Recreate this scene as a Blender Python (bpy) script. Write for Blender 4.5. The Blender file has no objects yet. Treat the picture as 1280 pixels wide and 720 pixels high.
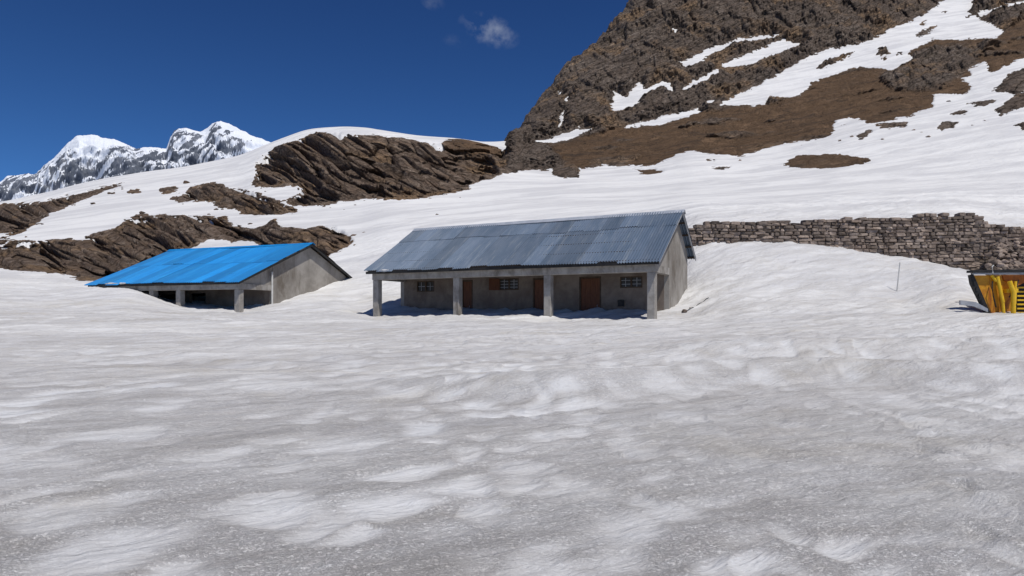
import bpy, bmesh, math, random
import numpy as np
from mathutils import Vector, Matrix
random.seed(7); R=random.Random(11)
scn=bpy.context.scene; C=scn.collection
F=853.0; HV=394.0; Z0=1.6          # focal length in px of the 1280 px photograph, horizon row, eye height
rad=math.radians

def P(u,v,d): return Vector(((u-640)/F*d, d, Z0+(HV-v)/F*d))

# ------------------------------------------------------------------ numpy noise
def _h(ix,iy,iz,s):
    n=(ix.astype(np.int64)*374761393+iy.astype(np.int64)*668265263+iz.astype(np.int64)*2147483647+s*1274126177)&0xffffffff
    n=((n^(n>>13))*1274126177)&0xffffffff
    n=((n^(n>>16))*2246822519)&0xffffffff
    return ((n^(n>>15))&0xffffff)/float(0xffffff)
def vn(x,y,z,s=0):
    ix=np.floor(x);iy=np.floor(y);iz=np.floor(z)
    fx=x-ix;fy=y-iy;fz=z-iz
    fx=fx*fx*fx*(fx*(fx*6-15)+10);fy=fy*fy*fy*(fy*(fy*6-15)+10);fz=fz*fz*fz*(fz*(fz*6-15)+10)
    ix=ix.astype(np.int64);iy=iy.astype(np.int64);iz=iz.astype(np.int64)
    r=0
    for a in (0,1):
        wa=fx if a else 1-fx
        for b in (0,1):
            wb=fy if b else 1-fy
            for c in (0,1):
                wc=fz if c else 1-fz
                r=r+wa*wb*wc*_h(ix+a,iy+b,iz+c,s)
    return r*2-1
def fbm(x,y,z,o=4,s=0,g=.5,ridge=False):
    t=0;a=1;n=0
    for i in range(o):
        q=vn(x,y,z,s+i*17)
        if ridge: q=1-2*abs(q)
        t=t+a*q;n+=a;a*=g
        x,y,z=(.8*x+.6*y)*2.03+11.3,(-.6*x+.8*y)*2.03+3.7,(z*2.03+.31*x)
    return t/n
def worley(x,y,z,s=0):
    ix=np.floor(x).astype(np.int64);iy=np.floor(y).astype(np.int64);iz=np.floor(z).astype(np.int64)
    f1=np.full(x.shape,9.);f2=np.full(x.shape,9.);cid=np.zeros(x.shape)
    for a in (-1,0,1):
        for b in (-1,0,1):
            for c in (-1,0,1):
                jx=ix+a;jy=iy+b;jz=iz+c
                dx=jx+_h(jx,jy,jz,s)-x;dy=jy+_h(jx,jy,jz,s+1)-y;dz=jz+_h(jx,jy,jz,s+2)-z
                d=np.sqrt(dx*dx+dy*dy+dz*dz)
                m=d<f1
                f2=np.where(m,f1,np.minimum(f2,d));cid=np.where(m,_h(jx,jy,jz,s+5),cid);f1=np.where(m,d,f1)
    return f1,f2,cid
def sstep(a,b,x):
    t=np.clip((x-a)/(b-a),0,1);return t*t*(3-2*t)

# ------------------------------------------------------------------ object helpers
def tag(o,label=None,cat=None,group=None,kind=None):
    if label:o['label']=label
    if cat:o['category']=cat
    if group:o['group']=group
    if kind:o['kind']=kind
    return o
def empty(name,loc,rz=0):
    o=bpy.data.objects.new(name,None);C.objects.link(o);o.location=loc;o.rotation_euler=(0,0,rz);o.empty_display_size=.3
    return o
def link(name,me,mat,parent=None,smooth=False):
    o=bpy.data.objects.new(name,me);C.objects.link(o)
    me.materials.append(mat)
    if parent:o.parent=parent
    if smooth:me.polygons.foreach_set('use_smooth',[True]*len(me.polygons))
    return o
class MB:
    def __init__(s): s.v=[];s.f=[];s.c=[];s.tint=.5
    def add(s,vs,fs):
        b=len(s.v);s.v+= [tuple(v) for v in vs];s.f+=[tuple(b+i for i in f) for f in fs];s.c+=[s.tint]*len(vs)
    def box(s,x0,x1,y0,y1,z0,z1,bev=0.0):
        if bev<=0:
            vs=[(x0,y0,z0),(x1,y0,z0),(x1,y1,z0),(x0,y1,z0),(x0,y0,z1),(x1,y0,z1),(x1,y1,z1),(x0,y1,z1)]
            s.add(vs,[(3,2,1,0),(4,5,6,7),(0,1,5,4),(1,2,6,5),(2,3,7,6),(3,0,4,7)]);return
        bm=bmesh.new();bmesh.ops.create_cube(bm,size=1)
        for v in bm.verts: v.co=Vector((x0+(v.co.x+.5)*(x1-x0),y0+(v.co.y+.5)*(y1-y0),z0+(v.co.z+.5)*(z1-z0)))
        bmesh.ops.bevel(bm,geom=bm.edges[:],offset=bev,segments=1,affect='EDGES')
        s.bm(bm)
    def bm(s,bm,mtx=None):
        bm.verts.index_update()
        s.add([(mtx@v.co) if mtx else v.co.copy() for v in bm.verts],[[v.index for v in f.verts] for f in bm.faces]);bm.free()
    def tube(s,pts,r,n=8):
        pts=[Vector(p) for p in pts];rings=[]
        for i,p in enumerate(pts):
            t=(pts[min(i+1,len(pts)-1)]-pts[max(i-1,0)]).normalized()
            a=t.cross(Vector((0,0,1)))
            if a.length<.05:a=t.cross(Vector((1,0,0)))
            a.normalize();b=t.cross(a)
            rr=r[i] if isinstance(r,(list,tuple)) else r
            rings.append([p+a*rr*math.cos(2*math.pi*k/n)+b*rr*math.sin(2*math.pi*k/n) for k in range(n)])
        vs=[v for g in rings for v in g];fs=[]
        for i in range(len(pts)-1):
            for k in range(n):
                fs.append((i*n+k,i*n+(k+1)%n,(i+1)*n+(k+1)%n,(i+1)*n+k))
        fs.append(tuple(range(n))[::-1]);fs.append(tuple((len(pts)-1)*n+k for k in range(n)))
        s.add(vs,fs)
    def prism(s,poly,axis,a0,a1):
        # poly of 2D points extruded along axis ('x' or 'y')
        n=len(poly)
        if axis=='x': vs=[(a0,p[0],p[1]) for p in poly]+[(a1,p[0],p[1]) for p in poly]
        else: vs=[(p[0],a0,p[1]) for p in poly]+[(p[0],a1,p[1]) for p in poly]
        fs=[tuple(range(n))[::-1],tuple(range(n,2*n))]+[(i,(i+1)%n,n+(i+1)%n,n+i) for i in range(n)]
        s.add(vs,fs)
    def build(s,name,mat,parent=None,smooth=False,fix=True):
        me=bpy.data.meshes.new(name);me.from_pydata(s.v,[],s.f)
        a=me.attributes.new('tint','FLOAT','POINT');a.data.foreach_set('value',s.c)
        me.update()
        if fix:
            bm=bmesh.new();bm.from_mesh(me);bmesh.ops.recalc_face_normals(bm,faces=bm.faces[:]);bm.to_mesh(me);bm.free()
        return link(name,me,mat,parent,smooth)

# ------------------------------------------------------------------ materials
class NT:
    def __init__(s,name):
        s.m=bpy.data.materials.new(name);s.m.use_nodes=True;s.t=s.m.node_tree;s.n=s.t.nodes;s.l=s.t.links
        s.b=s.n['Principled BSDF']
    def N(s,t,**k):
        n=s.n.new(t)
        for a,b in k.items():
            if a.startswith('i_'): n.inputs[a[2:].replace('_',' ')].default_value=b
            else:setattr(n,a,b)
        return n
    def L(s,a,b): s.l.new(a,b)
    def pos(s,scale=(1,1,1),rot=(0,0,0),obj=False):
        src=s.N('ShaderNodeTexCoord').outputs['Object'] if obj else s.N('ShaderNodeNewGeometry').outputs['Position']
        m=s.N('ShaderNodeMapping',vector_type='TEXTURE');m.inputs['Rotation'].default_value=rot;m.inputs['Scale'].default_value=tuple(1/q for q in scale)
        s.L(src,m.inputs['Vector']);return m.outputs[0]
    def noise(s,vec,sc,det=6,rough=.55,dist=0,lo=None,hi=None):
        n=s.N('ShaderNodeTexNoise');n.inputs['Scale'].default_value=sc;n.inputs['Detail'].default_value=det;n.inputs['Roughness'].default_value=rough;n.inputs['Distortion'].default_value=dist
        s.L(vec,n.inputs['Vector']);o=n.outputs['Fac']
        return s.ramp(o,lo,hi) if lo is not None else o
    def ramp(s,o,lo,hi,a=0,b=1):
        r=s.N('ShaderNodeMapRange');r.interpolation_type='SMOOTHSTEP'
        for i,x in enumerate((lo,hi,a,b)): r.inputs[i+1].default_value=x
        s.L(o,r.inputs[0]);return r.outputs[0]
    def mix(s,f,a,b,mode='MIX'):
        m=s.N('ShaderNodeMix',data_type='RGBA',blend_type=mode)
        for x,i in ((f,0),(a,6),(b,7)):
            if isinstance(x,(int,float)): m.inputs[i].default_value=x
            elif isinstance(x,tuple): m.inputs[i].default_value=x+(1,) if len(x)==3 else x
            else:s.L(x,m.inputs[i])
        return m.outputs[2]
    def math(s,op,a,b=None,c=None):
        m=s.N('ShaderNodeMath',operation=op)
        for i,x in enumerate((a,b,c)):
            if x is None:continue
            if isinstance(x,(int,float)):m.inputs[i].default_value=x
            else:s.L(x,m.inputs[i])
        return m.outputs[0]
    def attr(s,name): return s.N('ShaderNodeAttribute',attribute_name=name).outputs['Fac']
    def bump(s,h,dist,strength=1,prev=None):
        b=s.N('ShaderNodeBump');b.inputs['Strength'].default_value=strength;b.inputs['Distance'].default_value=dist
        s.L(h,b.inputs['Height'])
        if prev is not None:s.L(prev,b.inputs['Normal'])
        return b.outputs[0]
    def done(s,col,rough=.9,nrm=None,spec=.3,metal=0):
        for k,x in (('Base Color',col),('Roughness',rough),('Specular IOR Level',spec),('Metallic',metal),('Normal',nrm)):
            if x is None:continue
            if isinstance(x,(int,float)):s.b.inputs[k].default_value=x
            elif isinstance(x,tuple):s.b.inputs[k].default_value=x+(1,)
            else:s.L(x,s.b.inputs[k])
        return s.m

def mat_snow():
    t=NT('snow')
    p=t.pos()
    sep=t.N('ShaderNodeSeparateXYZ');t.L(p,sep.inputs[0])
    near=t.ramp(sep.outputs['Y'],2,26,1,0)       # the flat by the camera is dirtier old snow than the slopes
    mid=t.ramp(sep.outputs['Y'],20,50,1,0)
    clean=t.attr('clean')
    broad=t.noise(t.pos((.45,1.0,1.0),(0,0,rad(25))),.35,5,.6,.3,.3,.72)
    streak=t.noise(t.pos((.28,2.6,1.5),(0,0,rad(32))),.9,8,.62,.5,.36,.66)
    streak2=t.noise(t.pos((.35,3.4,2),(0,0,rad(12))),1.3,7,.65,.8,.38,.66)
    fine=t.noise(p,14,6,.75,0,.38,.66)
    grit=t.noise(t.pos((.6,1,1)),40,5,.85,0,.43,.57)
    grit2=t.noise(p,90,3,.8,0,.44,.60)
    gz=t.noise(p,.8,5,.6,.4,.35,.65)             # where the surface is grainy
    dirty=t.math('MULTIPLY',t.math('SUBTRACT',1,clean),near)
    st=t.math('MULTIPLY',t.math('ADD',streak,streak2),.5)
    amt=t.math('ADD',t.math('MULTIPLY',st,t.math('ADD',.14,t.math('MULTIPLY',mid,.52))),t.math('MULTIPLY',dirty,t.math('ADD',.02,t.math('MULTIPLY',fine,.14))))
    amt=t.math('ADD',amt,t.math('MULTIPLY',t.math('MULTIPLY',broad,mid),.26))  # broad grey mottle also paints the mound's shading into the snow colour
    amt=t.math('ADD',amt,t.math('MULTIPLY',near,.03))
    far=t.noise(t.pos((.3,1.6,1.0),(0,0,rad(14))),.22,9,.66,.6,.40,.62)
    white=t.mix(t.math('MULTIPLY',far,.9),(.80,.80,.80),(.62,.62,.635))
    col=t.mix(amt,white,(.43,.41,.39))
    tanm=t.noise(t.pos((.6,1,1),(0,0,rad(10))),.55,7,.7,.5,.52,.72)
    col=t.mix(t.math('MULTIPLY',tanm,t.math('ADD',t.math('MULTIPLY',mid,.42),.04)),col,(.47,.42,.33))
    col=t.mix(t.math('MULTIPLY',t.math('MULTIPLY',clean,near),.55),col,(.78,.81,.85))
    k=t.math('MULTIPLY',dirty,t.math('ADD',.50,t.math('MULTIPLY',gz,.60)))
    col=t.mix(t.math('MULTIPLY',t.math('SUBTRACT',1,grit),t.math('MULTIPLY',k,.55)),col,(.50,.475,.475))
    col=t.mix(t.math('MULTIPLY',t.math('MULTIPLY',grit2,grit),t.math('MULTIPLY',k,.55)),col,(.88,.87,.86))
    b=t.bump(t.noise(t.pos((.30,2.2,1.5),(0,0,rad(32))),1.1,9,.62,.6),t.math('MULTIPLY',1,1) if False else .22,.7)
    b=t.bump(t.noise(t.pos((.5,2.6,1.5),(0,0,rad(10))),2.2,7,.65,.6),.06,.6,b)
    b=t.bump(t.noise(p,9,4,.6),.018,.35,b)
    bb=t.N('ShaderNodeBump');bb.inputs['Distance'].default_value=.006;t.L(grit,bb.inputs['Height']);t.L(b,bb.inputs['Normal']);t.L(t.math('MULTIPLY',dirty,.9),bb.inputs['Strength'])
    return t.done(col,.7,bb.outputs[0],.25)

def mat_rock(name,dark,mid,light,tan,sc=1.0,strata=(rad(0),rad(0),rad(0)),bumpd=.35):
    t=NT(name)
    g=t.attr('grass')
    pv=t.pos((1,1,1))
    st=t.pos((.16,.5,2.4),strata)
    sb=t.pos((.06,.2,1.0),strata)
    n1=t.noise(pv,.22*sc,8,.65,.3,.32,.68)
    n2=t.noise(st,.9*sc,8,.68,.8,.36,.66)
    n3=t.noise(pv,2.3*sc,7,.72,0,.38,.64)
    col=t.mix(n1,dark,mid)
    col=t.mix(t.math('MULTIPLY',n2,.75),col,light)
    bd=t.noise(sb,.55*sc,6,.6,.4,.40,.62)
    col=t.mix(t.math('MULTIPLY',bd,.55),col,tuple(x*.62 for x in mid))
    col=t.mix(t.math('MULTIPLY',t.noise(pv,.12*sc,6,.6,.5,.50,.64),.75),col,tan)
    col=t.mix(t.math('MULTIPLY',t.math('SUBTRACT',1,n3),.75),col,tuple(x*.55 for x in dark))
    # crack lines
    v=t.N('ShaderNodeTexVoronoi',feature='DISTANCE_TO_EDGE');v.inputs['Scale'].default_value=.8*sc
    wv=t.N('ShaderNodeVectorMath',operation='ADD')
    nz=t.N('ShaderNodeTexNoise');nz.inputs['Scale'].default_value=.7*sc;nz.inputs['Detail'].default_value=5;t.L(st,nz.inputs['Vector'])
    t.L(st,wv.inputs[0]);t.L(nz.outputs['Color'],wv.inputs[1]);t.L(wv.outputs[0],v.inputs['Vector'])
    ck=t.ramp(v.outputs['Distance'],.0,.09,0,1)
    # grass / earth
    g1=t.noise(t.pos((1,1,1)),.35,8,.7,.3,.3,.7);g2=t.noise(pv,3.0,6,.75,0,.35,.65)
    gc=t.mix(g1,(.080,.046,.025),(.165,.100,.058));gc=t.mix(t.math('MULTIPLY',g2,.6),gc,(.26,.17,.10))
    gc=t.mix(t.noise(pv,.9,6,.75,0,.56,.68),gc,(.035,.028,.022))
    gc=t.mix(t.math('MULTIPLY',t.noise(t.pos((.25,.8,1.6),(0,rad(-18),0)),.35,8,.7,.8,.50,.62),.55),gc,(.055,.042,.034))
    col=t.mix(g,t.mix(t.math('MULTIPLY',t.math('SUBTRACT',1,ck),.8),col,tuple(x*.3 for x in dark)),gc)
    b=t.bump(n2,bumpd,.9);b=t.bump(ck,bumpd*.5,.7,b);b=t.bump(t.noise(pv,2.0*sc,8,.75),bumpd*.8,.9,b)
    return t.done(col,.92,b,.2)

def mat_simple(name,c1,c2,sc=3,rough=.8,metal=0,spec=.3,bumpd=.01,obj=True,stain=None,stainfac=.5,tint=0,stretch=(1,1,1)):
    t=NT(name);p=t.pos(stretch,obj=obj)
    f=t.noise(p,sc,7,.65,.2,.3,.7)
    col=t.mix(f,c1,c2)
    if stain: col=t.mix(t.math('MULTIPLY',t.noise(t.pos((1,1,.35),obj=obj),sc*.45,8,.7,.8,.5,.68),stainfac),col,stain)
    if tint:
        h=t.N('ShaderNodeHueSaturation');t.L(col,h.inputs['Color']);t.L(t.math('ADD',1-tint*.5,t.math('MULTIPLY',t.attr('tint'),tint)),h.inputs['Value']);col=h.outputs[0]
    b=t.bump(t.noise(p,sc*6,6,.7),bumpd,.6)
    return t.done(col,rough,b,spec,metal)

SNOW=mat_snow()
ROCK=mat_rock('outcrop_rock',(.18,.122,.085),(.28,.195,.138),(.46,.375,.305),(.42,.27,.145),1.0,(rad(18),rad(22),rad(8)))
CLIFF=mat_rock('cliff_rock',(.15,.112,.088),(.26,.195,.150),(.40,.335,.28),(.44,.28,.15),.5,(rad(10),rad(-28),rad(5)),.7)
CONC=mat_simple('weathered_concrete',(.24,.222,.20),(.40,.375,.34),2.6,.9,stain=(.13,.11,.09),stainfac=.85)
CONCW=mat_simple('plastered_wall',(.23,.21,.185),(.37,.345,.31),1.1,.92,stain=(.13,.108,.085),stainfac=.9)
CONCD=mat_simple('stained_shaded_veranda_wall',(.15,.117,.094),(.25,.21,.175),1.3,.92,stain=(.11,.085,.065),stainfac=.7)  # stained plaster, its colour also darkened to deepen the porch shade
WOOD=mat_simple('brown_wood',(.10,.036,.018),(.16,.062,.028),4,.6,stretch=(6,6,.6))
WOODD=mat_simple('dark_wood',(.05,.032,.02),(.09,.06,.04),4,.7)
GLASS=NT('window_glass').done((.04,.038,.036),.35,None,.35)
BLACK=mat_simple('black_steel',(.012,.012,.013),(.03,.028,.026),6,.6)
DARK=mat_simple('dark_shade_backing',(.05,.045,.04),(.07,.06,.05),1,.95)  # shade inside rooms and between wall stones put into a dark colour
PAINTW=mat_simple('pale_paint',(.55,.54,.5),(.68,.67,.64),5,.6)
STEELG=mat_simple('grey_galvanised',(.30,.31,.33),(.42,.43,.45),5,.5,metal=.3)
RIDGEW=mat_simple('ridge_cap_metal',(.42,.46,.52),(.6,.63,.68),3,.45,metal=.4)

def mat_roof(name,a,b,c,rough,metal,tint):
    t=NT(name);p=t.pos(obj=True)
    f=t.noise(t.pos((1.4,.35,.35),obj=True),1.6,8,.7,.2,.3,.7)
    col=t.mix(f,a,b)
    col=t.mix(t.math('MULTIPLY',t.noise(t.pos((3,.25,.25),obj=True),2.0,8,.75,.1,.5,.68),.6),col,c)
    h=t.N('ShaderNodeHueSaturation');t.L(col,h.inputs['Color']);t.L(t.math('ADD',1-tint*.5,t.math('MULTIPLY',t.attr('tint'),tint)),h.inputs['Value'])
    return t.done(h.outputs[0],rough,t.bump(t.noise(p,14,5,.7),.006,.5),.4,metal)
ROOFG=mat_roof('weathered_zinc_sheet',(.085,.125,.185),(.13,.17,.235),(.22,.25,.29),.5,.2,.38)
ROOFB=mat_roof('blue_painted_sheet',(.005,.20,.53),(.008,.25,.62),(.03,.34,.68),.5,0,.45)

# ------------------------------------------------------------------ terrain profile table: columns u -> (depth, image row)
near=[(.3,394+F*1.6/.3),(3,394+F*1.47/3),(6,573),(9,494),(12,459),(15,436),(18,421)]
far_l=lambda sky:[(104,sky+1),(112,sky),(122,sky+3),(150,sky+14),(250,sky+45),(450,sky+80)]
far_m=lambda sky,ds:[(ds,sky),(ds*1.08,sky+4),(ds*1.3,sky+30),(460,sky+60)]
COL={
-150:[(24,405),(28,390),(32,370),(36,352),(40,340),(50,325),(65,305),(80,288),(95,274)]+far_l(270),
0:[(24,405),(28,390),(32,370),(36,353),(40,340),(50,322),(65,292),(80,270),(95,257)]+far_l(253),
60:[(24,405),(28,392),(32,374),(36,357),(40,344),(50,322),(65,286),(80,262),(95,245)]+far_l(240),
100:[(24,404),(28,394),(32,372),(34,361),(36,358),(40,350),(50,325),(65,282),(80,256),(95,235)]+far_l(229),
130:[(24,404),(28,394),(31,376),(33.5,360),(36,362),(40,352),(50,325),(65,280),(80,250),(95,229)]+far_l(223),
165:[(24,403),(28,396),(31,378),(33,361.5),(35,364),(40,355),(50,325),(65,277),(80,247),(95,224)]+far_l(217),
192:[(24,403),(28,397),(31,385),(33.2,371),(36,374),(40,357),(50,325),(65,275),(80,245),(95,221)]+far_l(213),
226:[(24,402),(28,398),(31,391),(33.2,385),(36,380),(40,360),(50,325),(65,272),(80,242),(95,217)]+far_l(209),
300:[(24,402),(28,399),(31.5,391),(33,388),(36,382),(40,364),(50,322),(65,272),(80,238),(95,205)]+far_l(194),
340:[(24,402),(28,399),(32,389),(34,381),(36,373),(38,364),(40,356),(50,318),(65,270),(80,230),(95,190)]+far_l(177),
385:[(24,402),(28,398),(32,388),(36,368),(38,360),(40,352),(50,314),(65,272),(80,225),(95,180)]+far_l(160.5),
431:[(24,402),(28,398),(32,388),(36,370),(39.5,349),(41,344),(50,311),(65,272),(80,222),(95,176)]+far_l(157.5),
457:[(24,402),(28,401),(30.8,398),(33,390),(36,370),(40,346),(50,308),(65,270),(80,222),(95,178)]+far_l(159),
475:[(24,404),(28,404),(30.6,402),(31.5,391),(33,379),(36,370),(40,344),(50,303),(65,265),(80,222),(95,180)]+far_l(162),
520:[(24,404),(28,402),(30,400),(31.2,389),(32.5,385),(35,374),(37,362),(40,340),(50,296),(65,262),(80,225),(95,185)]+far_l(169),
575:[(24,404),(28.7,398),(30,390),(31.5,387),(34,376),(36,362),(40,330),(50,289),(65,259),(80,232),(95,192)]+far_l(172.5),
632:[(24,405),(27.6,401),(29,391),(31,387),(34,370),(36,355),(40,322),(50,285),(65,254),(80,228),(95,200),(112,182)]+far_m(176,135),
660:[(24,405),(27,402),(28.6,391),(30,387),(32,376),(36,352),(40,318),(50,283),(65,252),(80,228),(95,211),(112,194),(140,168)]+far_m(146,190),
690:[(24,405),(26.7,403),(28.2,391),(30,387),(32,374),(36,346),(40,315),(50,281),(65,250),(80,228),(97,212),(112,194),(130,178),(160,145)]+far_m(111,195),
706:[(24,405),(26.4,403),(28,391),(30,386),(32,373),(36,344),(40,312),(50,280),(65,249),(80,228),(97,211),(112,194),(130,176),(160,135)]+far_m(77,205),
748:[(24,404),(25.8,402),(27.4,391),(29,387),(32,372),(36,340),(40,308),(50,276),(65,248),(80,228),(97,211),(112,194),(130,174),(160,130),(185,90)]+far_m(51,225),
775:[(24,404),(25.4,401),(27,391),(29,387),(32,371),(36,336),(40,305),(50,273),(65,247),(80,228),(97,211),(112,193),(130,172),(160,128),(200,65)]+far_m(20,245),
800:[(24,403),(25,400),(26.6,391),(29,386),(32,370),(36,332),(40,302),(50,271),(65,246),(80,228),(97,210),(112,192),(130,170),(160,127),(200,62)]+far_m(-12,262),
825:[(22,405),(24,402),(25,399),(26.4,392),(28,385),(31,368),(35,332),(40,292),(50,265),(65,243),(80,226),(97,205),(112,188),(130,167),(160,125),(200,60),(260,-20)]+far_m(-60,320),
850:[(22,405),(24,402),(25.5,397),(27.5,390),(29,370),(31,352),(34.6,318),(35.6,290),(40,274),(50,260),(65,241),(80,224),(97,200),(112,184),(130,164),(160,123),(200,60),(260,-20)]+far_m(-80,330),
864:[(22,405),(24,401),(26,396),(28,386),(30,352),(32,326),(34,313),(34.7,312),(35.5,280),(40,269),(50,257),(65,240),(80,223),(97,196),(112,180),(130,160),(160,121),(200,58),(260,-20)]+far_m(-90,335),
885:[(22,405),(24,399),(26,390),(28,374),(30,346),(32,322),(34,308),(34.7,308),(35.5,278),(40,267),(50,256),(65,239),(80,222),(97,197),(112,180),(130,160),(160,121),(200,58),(260,-20)]+far_m(-90,335),
920:[(22,403),(24,396),(26,385),(28,367),(30,343),(32,318),(33.6,305),(34.7,305),(35.5,278),(40,266),(50,255),(65,237),(80,221),(97,197),(112,181),(130,160),(160,120),(200,58),(260,-20)]+far_m(-100,340),
970:[(22,402),(24,394),(26,382),(28,363),(30,340),(32,314),(33.4,303),(34.7,305),(35.5,278),(40,265),(50,253),(65,235),(80,217),(97,190),(112,174),(130,152),(160,115),(200,55),(260,-20)]+far_m(-110,345),
1030:[(22,402),(24,395),(26,382),(28,364),(30,342),(32,318),(33.4,307),(34.7,309),(35.5,276),(40,263),(50,251),(65,232),(80,210),(97,178),(112,162),(130,140),(160,105),(200,50),(260,-20)]+far_m(-120,350),
1080:[(22,402),(24,396),(26,384),(28,366),(30,345),(32,324),(33.4,315),(34.7,317),(35.5,274),(40,262),(50,249),(65,229),(80,203),(97,165),(112,150),(130,128),(160,95),(200,45),(260,-20)]+far_m(-125,350),
1130:[(22,402),(24,396),(26,385),(28,368),(30,347),(32,328),(33.4,322),(34.7,324),(35.5,272),(40,260),(50,247),(65,226),(80,197),(97,158),(112,140),(130,116),(160,85),(200,40),(260,-20)]+far_m(-130,350),
1200:[(20,408),(22,400),(24,388),(26,374),(28,356),(30,342),(31.5,336),(34.7,338),(35.5,272),(40,260),(50,245),(65,222),(80,190),(97,150),(112,128),(130,102),(160,72),(200,35),(260,-20)]+far_m(-135,350),
1235:[(16,428),(18,426),(20,408),(22,398),(23.5,391),(25,391),(27,382),(29,372),(32,350),(34.7,342),(35.5,282),(40,268),(50,247),(65,220),(80,186),(97,143),(112,120),(130,92),(160,65),(200,30),(260,-20)]+far_m(-135,350),
1290:[(16,428),(18,424),(20,400),(22,395),(23.5,391),(25,391),(27,384),(29,374),(32,352),(34.7,342),(35.5,286),(40,272),(50,249),(65,218),(80,180),(97,135),(112,110),(130,82),(160,58),(200,25),(260,-20)]+far_m(-140,350),
1500:[(18,415),(20,405),(22,398),(24,392),(27,380),(32,350),(34.7,340),(35.5,288),(40,272),(50,248),(65,214),(80,170),(97,120),(112,90),(130,60),(160,40),(200,10),(260,-30)]+far_m(-150,350),
}
UG=np.arange(-160,1501,3.0); NL=1300; LG=np.linspace(math.log(.3),math.log(460),NL)
cu=np.array(sorted(COL)); prof=[]
for k in cu:
    pts=[p for p in near if p[0]<COL[k][0][0]-1]+COL[k]
    pts=sorted(pts);L=np.log([p[0] for p in pts]);z=np.array([(HV-p[1])/F*p[0] for p in pts])
    prof.append(np.interp(LG,L,z))
prof=np.array(prof)
TZ=np.array([np.interp(UG,cu,prof[:,j]) for j in range(NL)]).T      # [u, depth] heights relative to the eye
def gs(a,s,ax):
    k=np.arange(-int(3*s)-1,int(3*s)+2);w=np.exp(-k*k/(2*s*s));w/=w.sum();n=len(k)//2
    pad=[(0,0),(0,0)];pad[ax]=(n,n);ap=np.pad(a,pad,mode='edge')
    return sum(w[i]*np.take(ap,range(i,i+a.shape[ax]),axis=ax) for i in range(len(k)))
A=gs(TZ,1.2,1);B=gs(TZ,9,1)
dd=np.exp(LG);w=1-np.clip(np.maximum(sstep(31.5,33.5,dd)*(1-sstep(36.5,39,dd)),sstep(98,106,dd)*.75),0,1)
TZ=A*(1-w)+B*w
TZ=gs(TZ,3.2,0)
def base_z(u,d):
    fu=np.clip((u-UG[0])/3.0,0,len(UG)-1.001);fl=np.clip((np.log(np.maximum(d,.3))-LG[0])/(LG[1]-LG[0]),0,NL-1.001)
    i=fu.astype(int);j=fl.astype(int);a=fu-i;b=fl-j
    return (TZ[i,j]*(1-a)*(1-b)+TZ[i+1,j]*a*(1-b)+TZ[i,j+1]*(1-a)*b+TZ[i+1,j+1]*a*b)
def ground(x,y):          # world height under a point near the houses
    u=640+F*x/y
    return Z0+float(base_z(np.array([u]),np.array([y]))[0])

# ------------------------------------------------------------------ outlines of bare rock on the slopes
S6=lambda L:[(300+.28125*x,140+.28125*y) for x,y in L]
S5=lambda L:[(.3055*x,140+.3055*y) for x,y in L]
S7=lambda L:[(620+.3195*x,.3195*y) for x,y in L]
S8=lambda L:[(940+.3195*x,.3195*y) for x,y in L]
main=S6([(75,225),(130,170),(200,140),(290,110),(350,92),(420,90),(560,97),(720,112),(820,132),(890,139),(920,124),(1010,117),(1190,124),(1190,255),(1080,300),(1000,345),(900,365),(760,385),(600,392),(440,395),(390,412),(230,418),(200,395),(270,360),(265,315),(160,330),(50,325),(75,280)])
small=S5([(690,350),(740,345),(780,310),(870,285),(940,310),(1000,315),(1113,350),(1200,392),(1225,405),(1150,425),(1060,425),(960,410),(990,402),(870,385),(900,372),(820,362),(730,368)])
bandA=S5([(-200,400),(0,380),(100,365),(160,368),(250,345),(400,310),(520,282),(500,300),(400,340),(300,375),(200,420),(120,470),(40,515),(-10,520),(40,490),(-200,480)])
bandB=[(-80,305),(0,300),(46,299),(113,300),(113,296),(147,283.6),(162,274),(171,268),(214,267.7),(284,270),(283,278),(318,287),(334,281),(345,274),(349,283),(381,287),(392,282),(402,281),(428,287),(442,301),(440,308),(417,317),(400,330),(300,345),(200,352),(113,351),(61,341.6),(27,340),(0,337),(-80,335)]
holeB=[(225,318),(243,310),(262,299),(276,298),(290,306),(300,303),(316,306),(335,316),(300,325),(250,325)]
bould1=[(197,240),(201,235),(222,233),(224,239),(210,242)]
bould2=[(158,240),(165,236),(176,235),(175,240)]
brown=S8([(115,645),(180,610),(350,603),(460,620),(440,635),(320,657),(190,657)])
isl=S7([(525,658),(600,658),(672,672),(600,685),(560,680)])
isl2=S7([(228,650),(320,645),(322,690),(262,692),(225,672)])
slab1=S7([(818,620),(860,622),(858,630),(822,630)]);slab2=S7([(838,652),(918,653),(918,662),(842,661)])
r1=[(1240,112),(1248,107),(1262,92),(1280,85),(1340,70),(1340,105),(1285,112),(1268,118),(1262,116)]
r2=[(1243,137),(1256,128),(1269,118),(1280,115),(1340,105),(1340,130),(1280,134),(1262,141),(1250,145)]
r3=[(1204,131),(1222,128),(1240,125),(1248,128),(1227,133)]
r4=[(1168,160),(1176,153),(1186,151),(1197,152),(1193,160),(1176,164)]
r5=[(1070,170),(1087,161),(1092,163),(1078,172)]
r6=[(1092,156),(1112,153),(1136,152),(1133,158),(1104,160)]
r7=[(1186,143),(1196,139),(1210,138),(1206,142),(1194,146)]
r8=[(1268,157),(1276,154),(1290,156),(1290,166),(1279,164)]
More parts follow.
